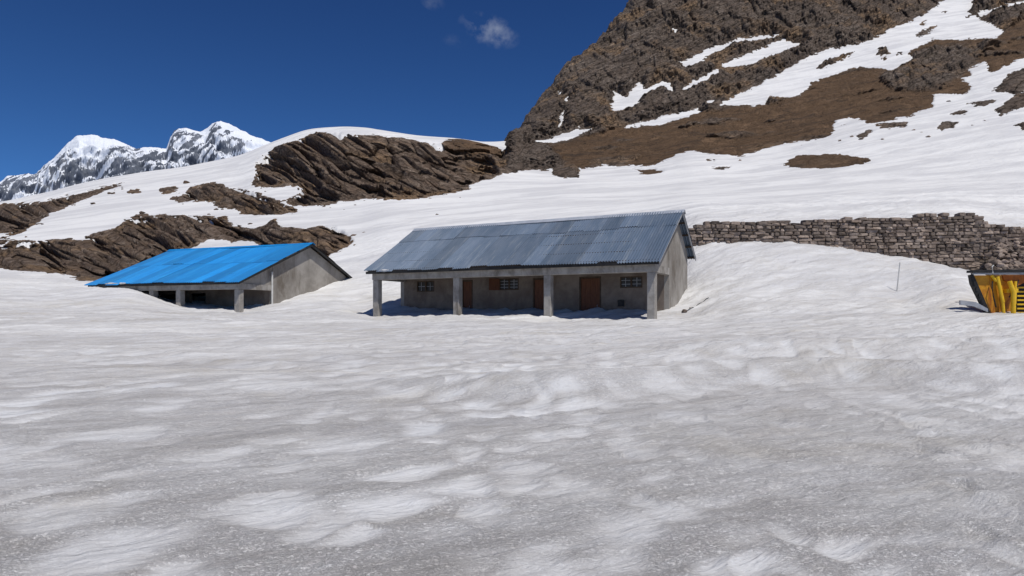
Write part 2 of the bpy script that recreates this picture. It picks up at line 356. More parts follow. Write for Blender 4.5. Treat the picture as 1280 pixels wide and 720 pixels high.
MT=[(633,150),(633,214)]+S7([(160,655),(240,655),(300,650),(350,655),(520,650),(590,655),(640,640),(720,605),(770,592),(850,605),(950,610),(1064,580)])+S8([(150,560),(300,535),(330,480),(380,460),(470,480),(610,455),(700,420),(715,395),(700,365),(780,365),(840,360),(860,340),(820,310),(870,290),(840,270),(910,245),(930,285),(1064,225)])+[(1340,30),(1700,-40),(1700,-900),(633,-900)]
PT=[
 S7([(870,410),(1064,315)])+S8([(200,235),(280,200),(440,165),(560,105),(650,70),(740,10),(790,-40),(900,-40),(850,45),(890,80),(940,95),(985,125),(960,145),(820,155),(710,150),(650,180),(610,205),(630,230),(550,275),(490,260),(420,262),(340,285),(240,320),(180,380),(60,375),(50,410),(0,412)])+S7([(930,412)]),
 S8([(880,50),(1000,22),(1064,3),(1200,-30),(1200,0),(1064,22),(960,38),(895,68)]),
 S7([(715,250),(850,183),(960,148),(1064,136),(1110,136),(1064,152),(940,167),(860,202),(750,264)]),
 S7([(885,258),(1000,203),(1064,183)])+S8([(60,172),(120,157),(200,178),(100,212),(0,250)])+S7([(960,252),(900,264)]),
 S7([(728,347),(860,272),(872,285),(790,327),(740,352)]),
 S7([(448,432),(460,358),(510,382),(560,316),(580,347),(650,323),(680,328),(697,357),(672,352),(655,334),(600,352),(530,422),(480,432)]),
 S7([(486,492),(800,421),(792,441),(650,487),(510,497)]),
 S7([(130,562),(290,512),(335,488),(320,506),(388,503),(290,547),(230,557)]),
 S7([(238,500),(265,432),(268,450),(256,492)]),
 S7([(692,108),(708,112),(712,126),(698,126)]),S7([(240,356),(256,356),(254,370),(242,368)]),S7([(268,378),(280,378),(282,394),(270,396)]),
 S7([(808,402),(872,386),(850,400)]),
]
ISP=[S8([(640,145),(660,118),(730,92),(720,112),(680,132)]),S8([(245,268),(300,235),(410,198),(380,222),(300,258)]),S8([(492,195),(530,186),(535,205),(498,215)]),S8([(560,212),(585,203),(578,216)]),S8([(735,48),(770,38),(755,52)]),S8([(650,90),(690,72),(670,95)]),S8([(860,0),(950,5),(980,14),(900,38),(862,30)]),S8([(830,65),(880,48),(850,68)]),S8([(500,228),(530,220),(525,234)])]
GR=[(633,186),(700,180),(776,160),(828,158),(876,141),(940,133),(957,132),(998,122),(1020,101),(1050,91),(1096,84),(1116,89),(1140,75),(1136,66),(1167,49),(1202,50),(1247,47),(1258,40),(1300,10),(1700,-60),(1700,500),(633,500)]
GRX=[[(1098,96),(1118,80),(1145,66),(1190,55),(1235,55),(1222,78),(1200,96),(1180,110),(1150,115),(1115,112)],[(633,176),(668,180),(690,190),(712,209),(700,225),(633,225)],[(735,205),(750,198),(800,196),(770,212)]]

def sdp(U,V,poly):
    """signed distance to a polygon in px, positive inside"""
    out=np.full(U.shape,-60.)
    xs=[p[0] for p in poly];ys=[p[1] for p in poly]
    m=(U>min(xs)-30)&(U<max(xs)+30)&(V>min(ys)-30)&(V<max(ys)+30)
    u=U[m];v=V[m];d=np.full(u.shape,1e9);ins=np.zeros(u.shape,bool)
    n=len(poly)
    for i in range(n):
        x0,y0=poly[i];x1,y1=poly[(i+1)%n];ex=x1-x0;ey=y1-y0
        t=np.clip(((u-x0)*ex+(v-y0)*ey)/(ex*ex+ey*ey+1e-9),0,1)
        d=np.minimum(d,(u-x0-t*ex)**2+(v-y0-t*ey)**2)
        if y0!=y1: ins^=((y0>v)!=(y1>v))&(u<(x1-x0)*(v-y0)/(y1-y0)+x0)
    out[m]=np.where(ins,1,-1)*np.sqrt(d);return out

# ------------------------------------------------------------------ the polar grid shared by snow and rock
TC=math.atan(640/F)+.06
ti=[math.atan((u-640)/F) for u in np.arange(-20,1300.1,1.3)]
tl=list(np.linspace(rad(-84),ti[0],90)[:-1]);tr=list(np.linspace(ti[-1],rad(84),90)[1:])
TH=np.array(tl+ti+tr)
def rows(a,b,st): return list(np.arange(math.log(a),math.log(b),st))
DR=np.exp(np.array(rows(.3,2.5,.06)+rows(2.5,8,.0038)+rows(8,22,.0055)+rows(22,31,.006)+rows(31,36.5,.0032)+rows(36.5,60,.0050)+rows(60,260,.0040)+rows(260,460,.012)))
T,D=np.meshgrid(TH,DR)               # rows: depth
tc=np.clip(T,-TC,TC)
RR=D/np.cos(tc);U=640+F*np.tan(tc)
X=RR*np.sin(T);Y=RR*np.cos(T)
ZB=base_z(U,D)
VV=HV-ZB*F/D
# rock masks
wu=U+fbm(X*.45,Y*.45,ZB*.45,3,5)*5+fbm(X*1.5,Y*1.5,ZB*1.5,3,9,.7)*3.6
wv=VV+fbm(X*.45,Y*.45,ZB*.45,3,25)*3.0+fbm(X*1.5,Y*1.5,ZB*1.5,3,29,.7)*2.6
okd=D>38.5
def field(polys,holes=()):
    s=np.full(U.shape,-60.)
    for p in polys: s=np.maximum(s,sdp(wu,wv,p))
    for h in holes: s=np.minimum(s,-sdp(wu,wv,h))
    return np.where(okd,s,-60.)
mt=sdp(wu,wv,MT)
# where the polygon touches the skyline there must be no snow rim
mt=np.where((U>640)&(D>125),np.maximum(mt,2.5*0+np.where(mt>-8,3,mt)),mt) if False else mt
mt=np.where(sdp(U,VV,MT)>25,np.maximum(mt,10),mt)
big=(VV<70)&(U>640)&(D>100);mt=np.where(big&(U<1150),30,mt)
for h in PT: mt=np.minimum(mt,-sdp(wu,wv,h)-.6)
for h in ISP: mt=np.maximum(mt,sdp(wu,wv,h))
mt=np.where((D>70)&(U>600),mt,-60)
mt=np.where((D>150)&(U>632)&(U<830),np.maximum(mt,np.where(sdp(U,VV,PT[7])>-6,mt,np.where(sdp(U,VV,PT[8])>-6,mt,np.where(np.minimum.reduce([-sdp(U,VV,PT[k]) for k in (5,9,10,11)])<5,mt,5)))),mt)
FLD=[
 ('mountain',mt,CLIFF,None),
 ('rock_outcrop',np.where(D<107,field([main]),-60),ROCK,('large dark brown rocky knoll under a snow cap in the middle of the slope','rock outcrop')),
 ('rock_outcrop',field([small]),ROCK,('low broken brown rock patch between the large rocky knoll and the lower rock band','rock outcrop')),
 ('rock_outcrop',field([bandA]),ROCK,('long slanting rock band at the left edge below the distant snowy peaks','rock outcrop')),
 ('rock_outcrop',field([bandB],[holeB]),ROCK,('broad layered brown rock band right behind the blue-roofed house','rock outcrop')),
 ('rock',field([bould1]),ROCK,('grey flat boulder in the snow left of the low broken rock patch','rock')),
 ('rock',field([bould2]),ROCK,('thin slab of rock in the snow beside the tip of the slanting left band','rock')),
 ('rock_outcrop',field([brown]),CLIFF,('long bare brown earth patch alone in the snow above the stone wall','rock outcrop')),
 ('rock_outcrop',field([isl]),CLIFF,('small pointed brown patch at the foot of the brown grass slope above the grey roof','rock outcrop')),
 ('rock_outcrop',field([isl2]),CLIFF,('small squarish rock nose at the foot of the mountain right of the rocky knoll','rock outcrop')),
 ('rock',field([slab1]),CLIFF,('tiny dark slab in the snow, upper of two above the grey house','rock')),
 ('rock',field([slab2]),CLIFF,('thin dark slab in the snow, lower and longer of two above the grey house','rock')),
 ('rock_outcrop',field([r1]),CLIFF,('upper dark rock band in the snow at the right edge of the slope','rock outcrop')),
 ('rock_outcrop',field([r2]),CLIFF,('lower dark rock band with a thin tail in the snow at the right edge','rock outcrop')),
 ('rock_outcrop',field([r3]),CLIFF,('thin dark rock streak in the snow between the two right-hand rock bands','rock outcrop')),
 ('rock_outcrop',field([r4]),CLIFF,('compact grey rock cluster in the snow below the right-hand brown slope','rock outcrop')),
 ('rock',field([r5]),CLIFF,('small slanting grey rock in the snow above the long brown earth patch','rock')),
 ('rock_outcrop',field([r6]),CLIFF,('thin grey rock strip along the lower edge of the brown slope','rock outcrop')),
 ('rock',field([r7]),CLIFF,('small rock just above the compact grey rock cluster on the right slope','rock')),
 ('rock',field([r8]),CLIFF,('small dark rock in the snow at the right edge of the slope','rock')),
]
SDR=np.maximum.reduce([f[1] for f in FLD])
# snow relief
nearw=1-sstep(16,30,D);hillw=sstep(38,55,D)
def pebble(x,y,s): return vn(x,y,x*0+.5,s)
al=.55+X*0        # cups are drawn out along the old wind on the left
xr=X*np.cos(al)+Y*np.sin(al);yr=-X*np.sin(al)+Y*np.cos(al)
wxx=xr+.30*fbm(X*1.6,Y*1.6,X*0,2,71);wyy=yr+.26*fbm(X*1.6,Y*1.6,X*0+3,2,72)
asp=1.0-.38*sstep(3,-5,X)
f1,f2,ci=worley(wxx*2.2*asp,wyy*2.5,X*0+.5,41)
g1,g2,cj=worley(wxx*1.5*asp+9,wyy*1.9,X*0+.5,43)
rim=np.clip((f2-f1)*2.2,0,1)
b1=(1-sstep(.16,.60,f1))*sstep(.22,.60,ci);b2=(1-sstep(.20,.66,g1))*sstep(.30,.60,cj)
clean=np.clip((b1+b2-b1*b2)*(.80+.75*fbm(X*.35,Y*.35,X*0,2,47)),0,.95)
sw=fbm(X*.10+Y*.03,Y*.28,X*0+1.1,3,51)
rn=fbm(X*.35-Y*.1,Y*1.1+X*.25,X*0+2.2,3,61,ridge=True)
zs=nearw*(-.030*clean+.013*(1-rim)+.026*fbm(xr*1.8,yr*4.2,X*0+4,5,45,.6)+.006*fbm(X*9,Y*9,X*0+4,2,48)) + (.11*sw+.05*rn)*sstep(5,12,D)*(1-sstep(36,60,D))*np.where(D>31,.5,1)
cupm=fbm(xr*.7,yr*2.4,X*0+9,4,46)
zs+= (.06+.07*sstep(22,27,D))*cupm*sstep(10,18,D)*(1-sstep(45,60,D))
# lobe ridges crossing the foreground from the right
u_=U;ridge1=np.exp(-((VV-(486-.018*(u_-640)+6*np.sin(u_/90)))/7)**2)*sstep(420,700,u_);ridge2=np.exp(-((VV-(448-.01*(u_-700)))/6)**2)*sstep(650,950,u_)
zs+= .28*ridge1*(D<30)+.30*ridge2*(D<30)
zs+= hillw*(.35*fbm(X*.05,Y*.05,X*0+5,3,81)+.10*fbm(X*.4,Y*.3,X*0+7,4,82))*np.clip(D/90,0,1)*(1-.8*sstep(100,112,D)*(U<640))
# footprints of one walker at the right
for fu,fv in ((1122,540),(1146,553),(1160,575),(1206,612),(1228,656),(1246,708)):
    q=P(fu,fv,1);dd0=1.32/((fv-HV)/F)
    fx=(fu-640)/F*dd0;fy=dd0
    a=((X-fx)/.10)**2+((Y-fy)/.16)**2
    zs+= -.06*np.exp(-a**2)+.05*np.exp(-(((X-fx)/.16)**2+((Y-fy+.28)/.10)**2))
hs=np.clip(SDR/3.0,0,1)*D*.007+np.clip((SDR-2)/8,0,1)*D*.035
ZS=ZB+zs-hs
def grid_mesh(name,mat,ZX,ZY,ZZ,mask=None,attrs={},smooth=True):
    nr,nc=ZX.shape
    idx=np.arange(nr*nc).reshape(nr,nc)
    q=np.stack([idx[:-1,:-1],idx[:-1,1:],idx[1:,1:],idx[1:,:-1]],-1)
    if mask is not None:
        fm=mask[:-1,:-1]&mask[:-1,1:]&mask[1:,1:]&mask[1:,:-1];q=q[fm]
    q=q.reshape(-1,4)
    used=np.unique(q);remap=np.full(nr*nc,-1);remap[used]=np.arange(len(used));q=remap[q]
    co=np.stack([ZX.ravel()[used],ZY.ravel()[used],ZZ.ravel()[used]],-1).astype(np.float32)
    me=bpy.data.meshes.new(name)
    me.vertices.add(len(co));me.vertices.foreach_set('co',co.ravel())
    me.loops.add(q.size);me.loops.foreach_set('vertex_index',q.ravel().astype(np.int32))
    me.polygons.add(len(q));me.polygons.foreach_set('loop_start',np.arange(0,q.size,4,dtype=np.int32))
    me.polygons.foreach_set('use_smooth',np.full(len(q),smooth))
    me.update(calc_edges=True)
    for k,a in attrs.items():
        at=me.attributes.new(k,'FLOAT','POINT');at.data.foreach_set('value',a.ravel()[used].astype(np.float32))
    return link(name,me,mat)
kr=int(np.searchsorted(DR,37.5))
tag(grid_mesh('snow_field',SNOW,X[:kr+1],Y[:kr+1],ZS[:kr+1]+Z0,attrs={'clean':clean[:kr+1]}),kind='structure')
tag(grid_mesh('snow_slope',SNOW,X[kr:],Y[kr:],ZS[kr:]+Z0,attrs={'clean':clean[kr:]}),kind='structure')

# rock relief ------------------------------------------------
def rock_relief(x,y,z,cliff):
    if cliff:
        # steep gullied face with tilted beds
        q=z*.85+x*.45-y*.2+3*fbm(x*.03,y*.03,z*.03,3,91)
        bed=fbm(x*.02,y*.02,q*.32,4,92)
        gull=fbm(x*.07,y*.05,z*.03,5,93,ridge=True)
        f1,f2,c=worley(x*.20+.5*bed,y*.15,z*.26,94)
        g1,g2,c2=worley(x*.65,y*.4,z*.75,97)
        fb=fbm((x*.88+z*.47)*.06,y*.06,(z*.88-x*.47)*.38,5,99,.6,ridge=True)
        return 2.2*gull+2.4*bed+.8*(c-.5)-.7*np.exp(-((f2-f1)*7)**2)+.5*(c2-.5)-.3*np.exp(-((g2-g1)*7)**2)+.45*fbm(x*.6,y*.6,z*.6,3,98,.55)+1.8*fb
    q=z*.9+x*.33-y*.25+1.2*fbm(x*.12,y*.12,z*.12,3,101)
    lay=q*1.15;fr=lay-np.floor(lay);saw=fr*fr-.33
    xr=x*.9+z*.4
    f1,f2,c=worley(xr*.15+.3*saw,y*.16,q*.36,104)
    g1,g2,c2=worley(xr*.42,y*.4,q*1.25,107)
    return .7*saw+3.0*(c-.5)-1.6*np.exp(-((f2-f1)*5)**2)+1.0*(c2-.5)-.6*np.exp(-((g2-g1)*6)**2)+.30*fbm(x*1.1,y*1.1,q*2.6,4,108,.55)+1.0*fbm(x*.12,y*.12,z*.12,2,109)
grass=np.clip(sdp(wu,wv,GR)/4+.5,0,1)
for g in GRX: grass=np.minimum(grass,np.clip(-sdp(wu,wv,g)/5+.5,0,1))
grass=grass*(1-.75*sstep(.22,.42,fbm(X*.05+ZB*.03,Y*.05,ZB*.16-X*.05,4,301,.6)))
grass=np.maximum(grass,(U>970)*(U<1090)*(VV>190)*.8);grass=np.maximum(grass,(U>780)*(U<840)*(VV>209)*.9)
hg=np.clip(sdp(wu,wv,[(548,170),(632,170),(634,186),(600,195),(560,184)])/4+.5,0,1)
for name,f,mat,lab in FLD:
    m=f>-5
    r=np.where(m.any(1))[0];c=np.where(m.any(0))[0]
    if len(r)==0: print('empty',lab);continue
    sl=(slice(max(r[0]-1,0),r[-1]+2),slice(max(c[0]-1,0),c[-1]+2))
    x,y,z,d,ff,mm=X[sl],Y[sl],ZB[sl],D[sl],f[sl],m[sl]
    cl=mat is CLIFF
    g=grass[sl] if cl else hg[sl]*.9
    if cl and name!='mountain': g=np.maximum(g*0,np.where(lab[0].startswith(('long bare','small pointed')),.85,0)+z*0)
    sc=d/180 if cl else d/75
    k=1.0/np.clip(sc,.3,1.6)
    rel=rock_relief(x*k,y*k,z*k,cl)*sc*(1-.70*g)
    small_=name=='rock' or (lab and ('small' in lab[0] or 'strip' in lab[0] or 'compact' in lab[0]))
    if small_ or (name!='mountain' and cl): rel=rel*.35
    rel=rel*np.clip(ff/7,.0,1)+np.clip(ff/9,0,1)*d*.007*(1-g)
    if name=='mountain' or 'knoll' in (lab[0] if lab else ''): rel=rel-np.abs(rel)*0
    skyfade=1-.65*sstep(100,107,d) if not cl else 1
    h=rel*skyfade
    up=np.clip(ff/3,0,1)*d*.0012-np.clip(-ff/3.0,0,1)*d*.007
    st=1.15 if cl else 1.1
    rx,ry=x/np.hypot(x,y),y/np.hypot(x,y)
    grid_mesh_o=grid_mesh(name,mat,x-rx*h*st,y-ry*h*st,z+h*.10+up+Z0,mm,{'grass':g},smooth=False)
    if lab: tag(grid_mesh_o,lab[0],lab[1])
    else: tag(grid_mesh_o,kind='structure')

# valley ground far below and all round, out to the horizon
mb=MB();n=48
ring=[(9000*math.cos(2*math.pi*k/n),9000*math.sin(2*math.pi*k/n),-6) for k in range(n)]
mb.add([(0,0,-6)]+ring,[(0,1+k,1+(k+1)%n) for k in range(n)])
tag(mb.build('valley_ground',SNOW,fix=False),kind='structure')

# ------------------------------------------------------------------ distant snowy range
sky=[(-500,262),(-250,245),(-100,238),(0,229),(9,221),(46,218),(55,209),(73,193),(84,180),(95,171),(113,169.6),(144,176),(158,181),(171,187),(183,185),(208,186.5),(213,172),(217.5,164.5),(232,161),(250,166),(263,158),(276.5,153.7),(290,157),(305.5,164.5),(321,172),(340,180),(420,205),(560,250),(760,300)]
uu=np.arange(-500,760,.8);sv=np.interp(uu,[s[0] for s in sky],[s[1] for s in sky])-.3+1.6*fbm(uu*.12,uu*0,uu*0,4,230,.6)
ss=np.linspace(0,1,210);US,SS=np.meshgrid(uu,ss)
dm=1900+900*SS;SV=np.tile(sv,(len(ss),1))
ridgeh=(HV-SV)/F*2500
prof_=np.where(SS<.667,(SS/.667)**1.15,1-((SS-.667)/.333)**1.3*.7)
xm=(US-640)/F*dm;zm=ridgeh*prof_
rn=fbm(xm*.005+zm*.007,dm*.003,zm*.008-xm*.003,5,201,.5,ridge=True);rn2=fbm(xm*.016+zm*.012,dm*.004,zm*.022-xm*.008,5,203,.6,ridge=True)
crest=np.exp(-((SS-.667)/.06)**2)
disp=(60*rn+26*rn2)*(1-.85*crest)*np.clip(zm/200,.1,1)
zm2=zm+disp*.6;ym=dm-disp*.9
# wind-scoured ribs are bare, gullies and top stay white
wx=xm+60*fbm(xm*.004,dm*.004,zm*.004,3,215);wz=zm+40*fbm(xm*.006,dm*.004,zm*.006,3,216)
dg=fbm((wx*.75+wz*.66)*.016,dm*.004,(wz*.75-wx*.66)*.08,6,210,.76)
dg2=fbm((wx*.75-wz*.66)*.022,dm*.004,(wz*.75+wx*.66)*.08,5,212,.7)
hh_=zm/ridgeh
sn=.55*np.exp(-((US-118)/32)**2)*sstep(.72,.95,hh_)+.30*np.exp(-((US-300)/36)**2)*sstep(.55,.95,hh_)+.25*sstep(.93,1.0,hh_)+.45*sstep(300,330,US)
bare=np.clip(.5+3.2*(dg+.7*dg2*.5+.13-sn),0,1)
t=NT('far_mountain');p=t.pos();a=t.attr('bare')
e=t.math('ADD',a,t.math('MULTIPLY',t.math('SUBTRACT',t.noise(t.pos((.6,.2,1.6),(0,rad(-38),0)),.05,8,.7),.5),1.7))
rk=t.mix(t.noise(p,.01,6,.7,0,.35,.65),(.085,.10,.13),(.18,.195,.23))
FM=t.done(t.mix(t.ramp(e,.30,.72),(.78,.81,.87),rk),.9,t.bump(t.noise(p,.03,6,.65),7,.6),.1)
fo=grid_mesh('far_mountain',FM,(US-640)/F*ym,ym,zm2+Z0,attrs={'bare':bare})
tag(fo,kind='structure')

# ------------------------------------------------------------------ houses
def wall_open(mb,x0,x1,y0,y1,z0,z1,ops):
    """wall in the xz plane with rectangular openings (xa,xb,za,zb)"""
    xs=sorted(set([x0,x1]+[o[0] for o in ops]+[o[1] for o in ops]));
    for a,b in zip(xs[:-1],xs[1:]):
        m=(a+b)/2;zz=[z0]
        for o in sorted([o for o in ops if o[0]<m<o[1]],key=lambda o:o[2]): zz+=[o[2],o[3]]
        zz.append(z1)
        for k in range(0,len(zz),2):
            if zz[k+1]-zz[k]>.01: mb.box(a,b,y0,y1,zz[k],zz[k+1])
def corrugated(mb,xr0,xr1,y0,z0,y1,z1,xt0,xt1,pitch=.11,amp=.020,sheet=.80,rows_=((0,.66,0),(.645,1,.014)),rnd=None,mid=1):
    """corrugated sheets between the eave line (y0,z0; x xr0..xr1) and the ridge line (y1,z1; x xt0..xt1)"""
    W=xr1-xr0;ns=int(round(W/sheet));n=7
    ln=math.hypot(y1-y0,z1-z0);ny,nz=-(z1-z0)/ln,(y1-y0)/ln
    if nz<0: ny,nz=-ny,-nz
    for (s0,s1,lift) in rows_:
        for i in range(ns):
            mb.tint=rnd.random();li=lift+rnd.uniform(0,.010);ex=rnd.uniform(-.02,.02);tilt=rnd.uniform(-.008,.008)
            a=i/ns;b=(i+1)/ns+ (.0 if i==ns-1 else .03/W)
            k=int((b-a)*W/pitch*n);vs=[];fs=[]
            for j in range(k+1):
                f=a+(b-a)*j/k;ph=math.cos(2*math.pi*f*W/pitch)*amp
                for r in range(3):
                    s=s0+(s1-s0)*r/2+(ex if r==0 else 0)
                    xx=(xr0+(xr1-xr0)*f)*(1-s)+(xt0+(xt1-xt0)*f)*s
                    hh=ph+li+tilt*(j/k-.5)*2-(.02*math.sin(f*9+s*3) if mid else 0)
                    vs.append((xx,y0+(y1-y0)*s+ny*hh,z0+(z1-z0)*s+nz*hh))
            for j in range(k):
                for r in range(2): fs.append((j*3+r,(j+1)*3+r,(j+1)*3+r+1,j*3+r+1))
            mb.add(vs,fs)
    mb.tint=.5
def solid(o,th=.004):
    m=o.modifiers.new('thick','SOLIDIFY');m.thickness=th;m.offset=-1
def window(root,x0,x1,y,z0,z1,fm,bars=3,sash=2,shutter=None,glass=GLASS):
    f=MB();w=.05
    f.box(x0,x1,y-.03,y+.06,z1-w,z1);f.box(x0,x1,y-.03,y+.06,z0,z0+w)
    f.box(x0,x0+w,y-.03,y+.06,z0+w,z1-w);f.box(x1-w,x1,y-.03,y+.06,z0+w,z1-w)
    for i in range(1,sash):
        xm_=x0+(x1-x0)*i/sash;f.box(xm_-.035,xm_+.035,y-.025,y+.055,z0+w,z1-w)
    fr=f.build('window',fm,root)
    g=MB();g.box(x0+w,x1-w,y+.03,y+.045,z0+w,z1-w);g.build('pane',glass,fr)
    b=MB()
    for i in range(1,bars+1):
        zz=z0+(z1-z0)*i/(bars+1);b.box(x0+w,x1-w,y-.004,y+.018,zz-.009,zz+.009)
    for i in range(1,sash*2,2):
        xm_=x0+(x1-x0)*i/(2*sash);b.box(xm_-.009,xm_+.009,y-.016,y+.002,z0+w,z1-w)
    b.build('grille',STEELG,fr)
    if shutter:
        s=MB()
        s.prism([(x0,y-.03),(x0-.02,y-.06),(x0-.42,y-.36),(x0-.44,y-.33)],'z' if False else 'x',0,0) if False else None
        c,sn=math.cos(rad(shutter)),math.sin(rad(shutter));hh=(x1-x0)/2
        pts=[Vector((x0,y-.035,0)),Vector((x0-hh*c,y-.035-hh*sn,0))]
        nrm=Vector((-sn,c,0))*.03
        vs=[];
        for zz in (z0,z1):
            for q in (pts[0],pts[1],pts[1]-nrm,pts[0]-nrm): vs.append((q.x,q.y,zz))
        s.add(vs,[(0,1,2,3),(4,5,6,7),(0,1,5,4),(1,2,6,5),(2,3,7,6),(3,0,4,7)])
        s.build('shutter',WOOD,fr)
    return fr
def door(root,x0,x1,y,z1,mat=WOOD):
    f=MB();w=.07
    f.box(x0,x0+w,y-.03,y+.08,0,z1);f.box(x1-w,x1,y-.03,y+.08,0,z1);f.box(x0+w,x1-w,y-.03,y+.08,z1-w,z1)
    fr=f.build('door_frame',WOODD,root)
    d=MB();n=4;W=(x1-x0-2*w-.01)/n
    for i in range(n): d.tint=R.random();d.box(x0+w+.004+i*W,x0+w+i*W+W-.004,y+.01,y+.05,.02,z1-w-.01)
    for zz in (.9,1.75): d.box(x0+w+.01,x1-w-.01,y-.012,y+.008,zz,zz+.12)
    dd_=d.build('door',mat,root)
    h=MB();h.tube([(x1-w-.10,y-.03,1.15),(x1-w-.10,y-.05,1.2),(x1-w-.10,y-.05,1.38),(x1-w-.10,y-.03,1.43)],.012,6);h.build('handle',STEELG,dd_)
def uL(u,px,py,a,b): # length along the house from the origin for an image column
    t_=(u-640)/F;return (px-t_*py)/( -a + t_*b) if False else (px-t_*py)/(a+t_*b)

def house(name,org,rz,L,cols,par,roofmat,label,L_roof):
    """local x: 0 at the right front pillar, -L at the left one; y into the building; z above the floor"""
    (ye,ze),(yr,zr),(yb,zb)=par['eave'],par['ridge'],par['back']
    root=empty(name,org,rz);tag(root,label,'house')
    yw,yk,gx=par['wall'],par['backwall'],par['gx']
    bt=par['beam']
    # plinth / veranda floor
    m=MB();m.box(-L-.3,.3,-.25,yk,-1.2,0);m.build('plinth',CONC,root)
    for cx in cols:
        m=MB();m.box(cx-.15,cx+.15,-.15,.15,0,bt,.02);m.build('pillar',CONC,root)
    m=MB();m.box(-L-.17,.17,-.17,.17,bt,bt+.30,.012)
    # side beams from the pillars to the wall
    for xx in (-L-.0,0): m.box(xx-.13,xx+.13,.17,yw,bt+.003,bt+.27)
    m.build('beam',CONC,root)
    # front wall with openings
    sl=(zr-ze)/(yr-ye);top=lambda y: (ze+(y-ye)*sl if y<=yr else zr+(y-yr)*(zb-zr)/(yb-yr))-.09
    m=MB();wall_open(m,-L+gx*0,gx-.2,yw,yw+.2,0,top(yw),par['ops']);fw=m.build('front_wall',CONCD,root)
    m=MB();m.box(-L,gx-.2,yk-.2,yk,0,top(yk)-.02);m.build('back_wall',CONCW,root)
    for xa,xb in ((gx-.2,gx),(-L-.2,-L)):
        m=MB();m.prism([(yw,0),(yk,0),(yk,top(yk)),(yr,top(yr)),(yw,top(yw))],'x',xa,xb)
        # gable infill over the veranda
        m.prism([(.0,bt+.273),(yw-.002,bt+.273),(yw-.002,top(yw-.002)),(.0,top(0))],'x',xa+.03,xb-.02)
        m.build('gable_wall',CONCW,root)
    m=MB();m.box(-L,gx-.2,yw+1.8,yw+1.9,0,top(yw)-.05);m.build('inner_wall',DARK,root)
    # roof
    xo=par['over']
    rn_=random.Random(par['seed'])
    m=MB();corrugated(m,-L_roof[0],xo,ye,ze,yr,zr,-L_roof[1],xo,rows_=par['rows'],rnd=rn_)
    rf=m.build('roof',roofmat,root,fix=False);solid(rf)
    m=MB();corrugated(m,-L_roof[0],xo,yb,zb,yr,zr,-L_roof[1],xo,rows_=((0,.52,0),(.5,1,.014)),rnd=rn_)
    o=m.build('back_roof',par.get('backmat',roofmat),root,fix=False);solid(o)
    cap=MB()
    nb=12
    for i in range(nb):
        a=-L_roof[1]-.03+(xo+L_roof[1]+.06)*i/nb;b=a+(xo+L_roof[1]+.06)/nb+.03;q=.004*(i%2)
        s2=(zb-zr)/(yb-yr)
        cap.add([(a,yr-.20,zr-.20*sl+.045+q),(b,yr-.20,zr-.20*sl+.045+q),(a,yr,zr+.07+q),(b,yr,zr+.07+q),(a,yr+.20,zr+.2*s2+.045+q),(b,yr+.20,zr+.2*s2+.045+q)],[(0,1,3,2),(2,3,5,4)])
    o=cap.build('ridge_cap',par['capmat'],rf,fix=False);solid(o,.006)
    # purlins, rafters
    m=MB()
    for f in (.04,.22,.42,.62,.82,.95):
        y=ye+(yr-ye)*f;z=ze+(zr-ze)*f-.10
        m.box(-L_roof[0]+.15+(L_roof[0]-L_roof[1])*f,xo-.05,y-.035,y+.035,z,z+.07)
    for f in (.06,.3,.55,.8):
        y=yb+(yr-yb)*f;z=zb+(zr-zb)*f-.10
        m.box(-L_roof[1]+.15,xo-.05,y-.035,y+.035,z,z+.07)
    m.build('purlin',WOODD,root)
    # rake boards
    m=MB()
    th=par['rake']
    m.prism([(ye+.02,ze-.035-th),(yr,zr-.035-th),(yb-.02,zb-.035-th),(yb-.02,zb-.035),(yr,zr-.035),(ye+.02,ze-.035)],'x',xo-.045,xo-.01)
    m.build('rake_board',par['rakemat'],root)
    m=MB();m.box(-L_roof[0]+.1,xo-.06,ye+.06,ye+.10,ze-.13,ze-.02);m.build('fascia_board',BLACK,root)
    return root

# grey-roofed house
gx_,gy_=5.13,25.0;ga=rad(27.3)
g_top=2.55
def Lg(u,yloc=2.0):
    px=gx_+math.sin(ga)*yloc;py=gy_+math.cos(ga)*yloc;t_=(u-640)/F
    return -(px-t_*py)/(math.cos(ga)+t_*math.sin(ga))
FZ=Z0-1.0
w1=(Lg(521),Lg(543),2.1,2.60);w2=(Lg(624),Lg(648.5),2.1,2.62);w3=(Lg(775),Lg(803),2.10,2.56)
d1=(Lg(577),Lg(591),0,2.6);d2=(Lg(666),Lg(689),0,2.6);d3=(Lg(724),Lg(751.5),0,2.6)
par=dict(eave=(-.45,2.97),ridge=(3.1,5.20),back=(5.5,3.45),wall=2.0,backwall=5.1,gx=.12,beam=2.58,ops=[w1,w2,w3,d1,d2,d3],over=.42,seed=5,rows=((0,.70,0),(.685,1,.016)),capmat=RIDGEW,rake=.05,rakemat=STEELG)
H1=house('grey_roofed_house',(gx_,gy_,FZ),-ga,12.6,[0,-4.15,-8.35,-12.6],par,ROOFG,'long low concrete house with grey-blue corrugated roof and open veranda, middle of the snow',(13.05,12.75))
fw=[c for c in H1.children if c.name.startswith('front_wall')][0]
for k,(a,sh,bars) in enumerate(((w1,None,1),(w2,50,3),(w3,None,2))):
    window(H1,a[0],a[1],2.03,a[2],a[3],WOODD,bars,2,sh)
for a in (d1,d2,d3): door(H1,a[0],a[1],2.03,a[3])
# electric box and pipe on the veranda wall
m=MB();m.box(-1.95,-1.7,1.9,1.995,1.35,1.62,.01);m.build('wall_box',BLACK,H1)
# a bench seat half buried near the last window
m=MB();m.box(-2.6,-.6,1.45,1.95,.82,.9,.01);m.build('bench_slab',CONCD,H1)

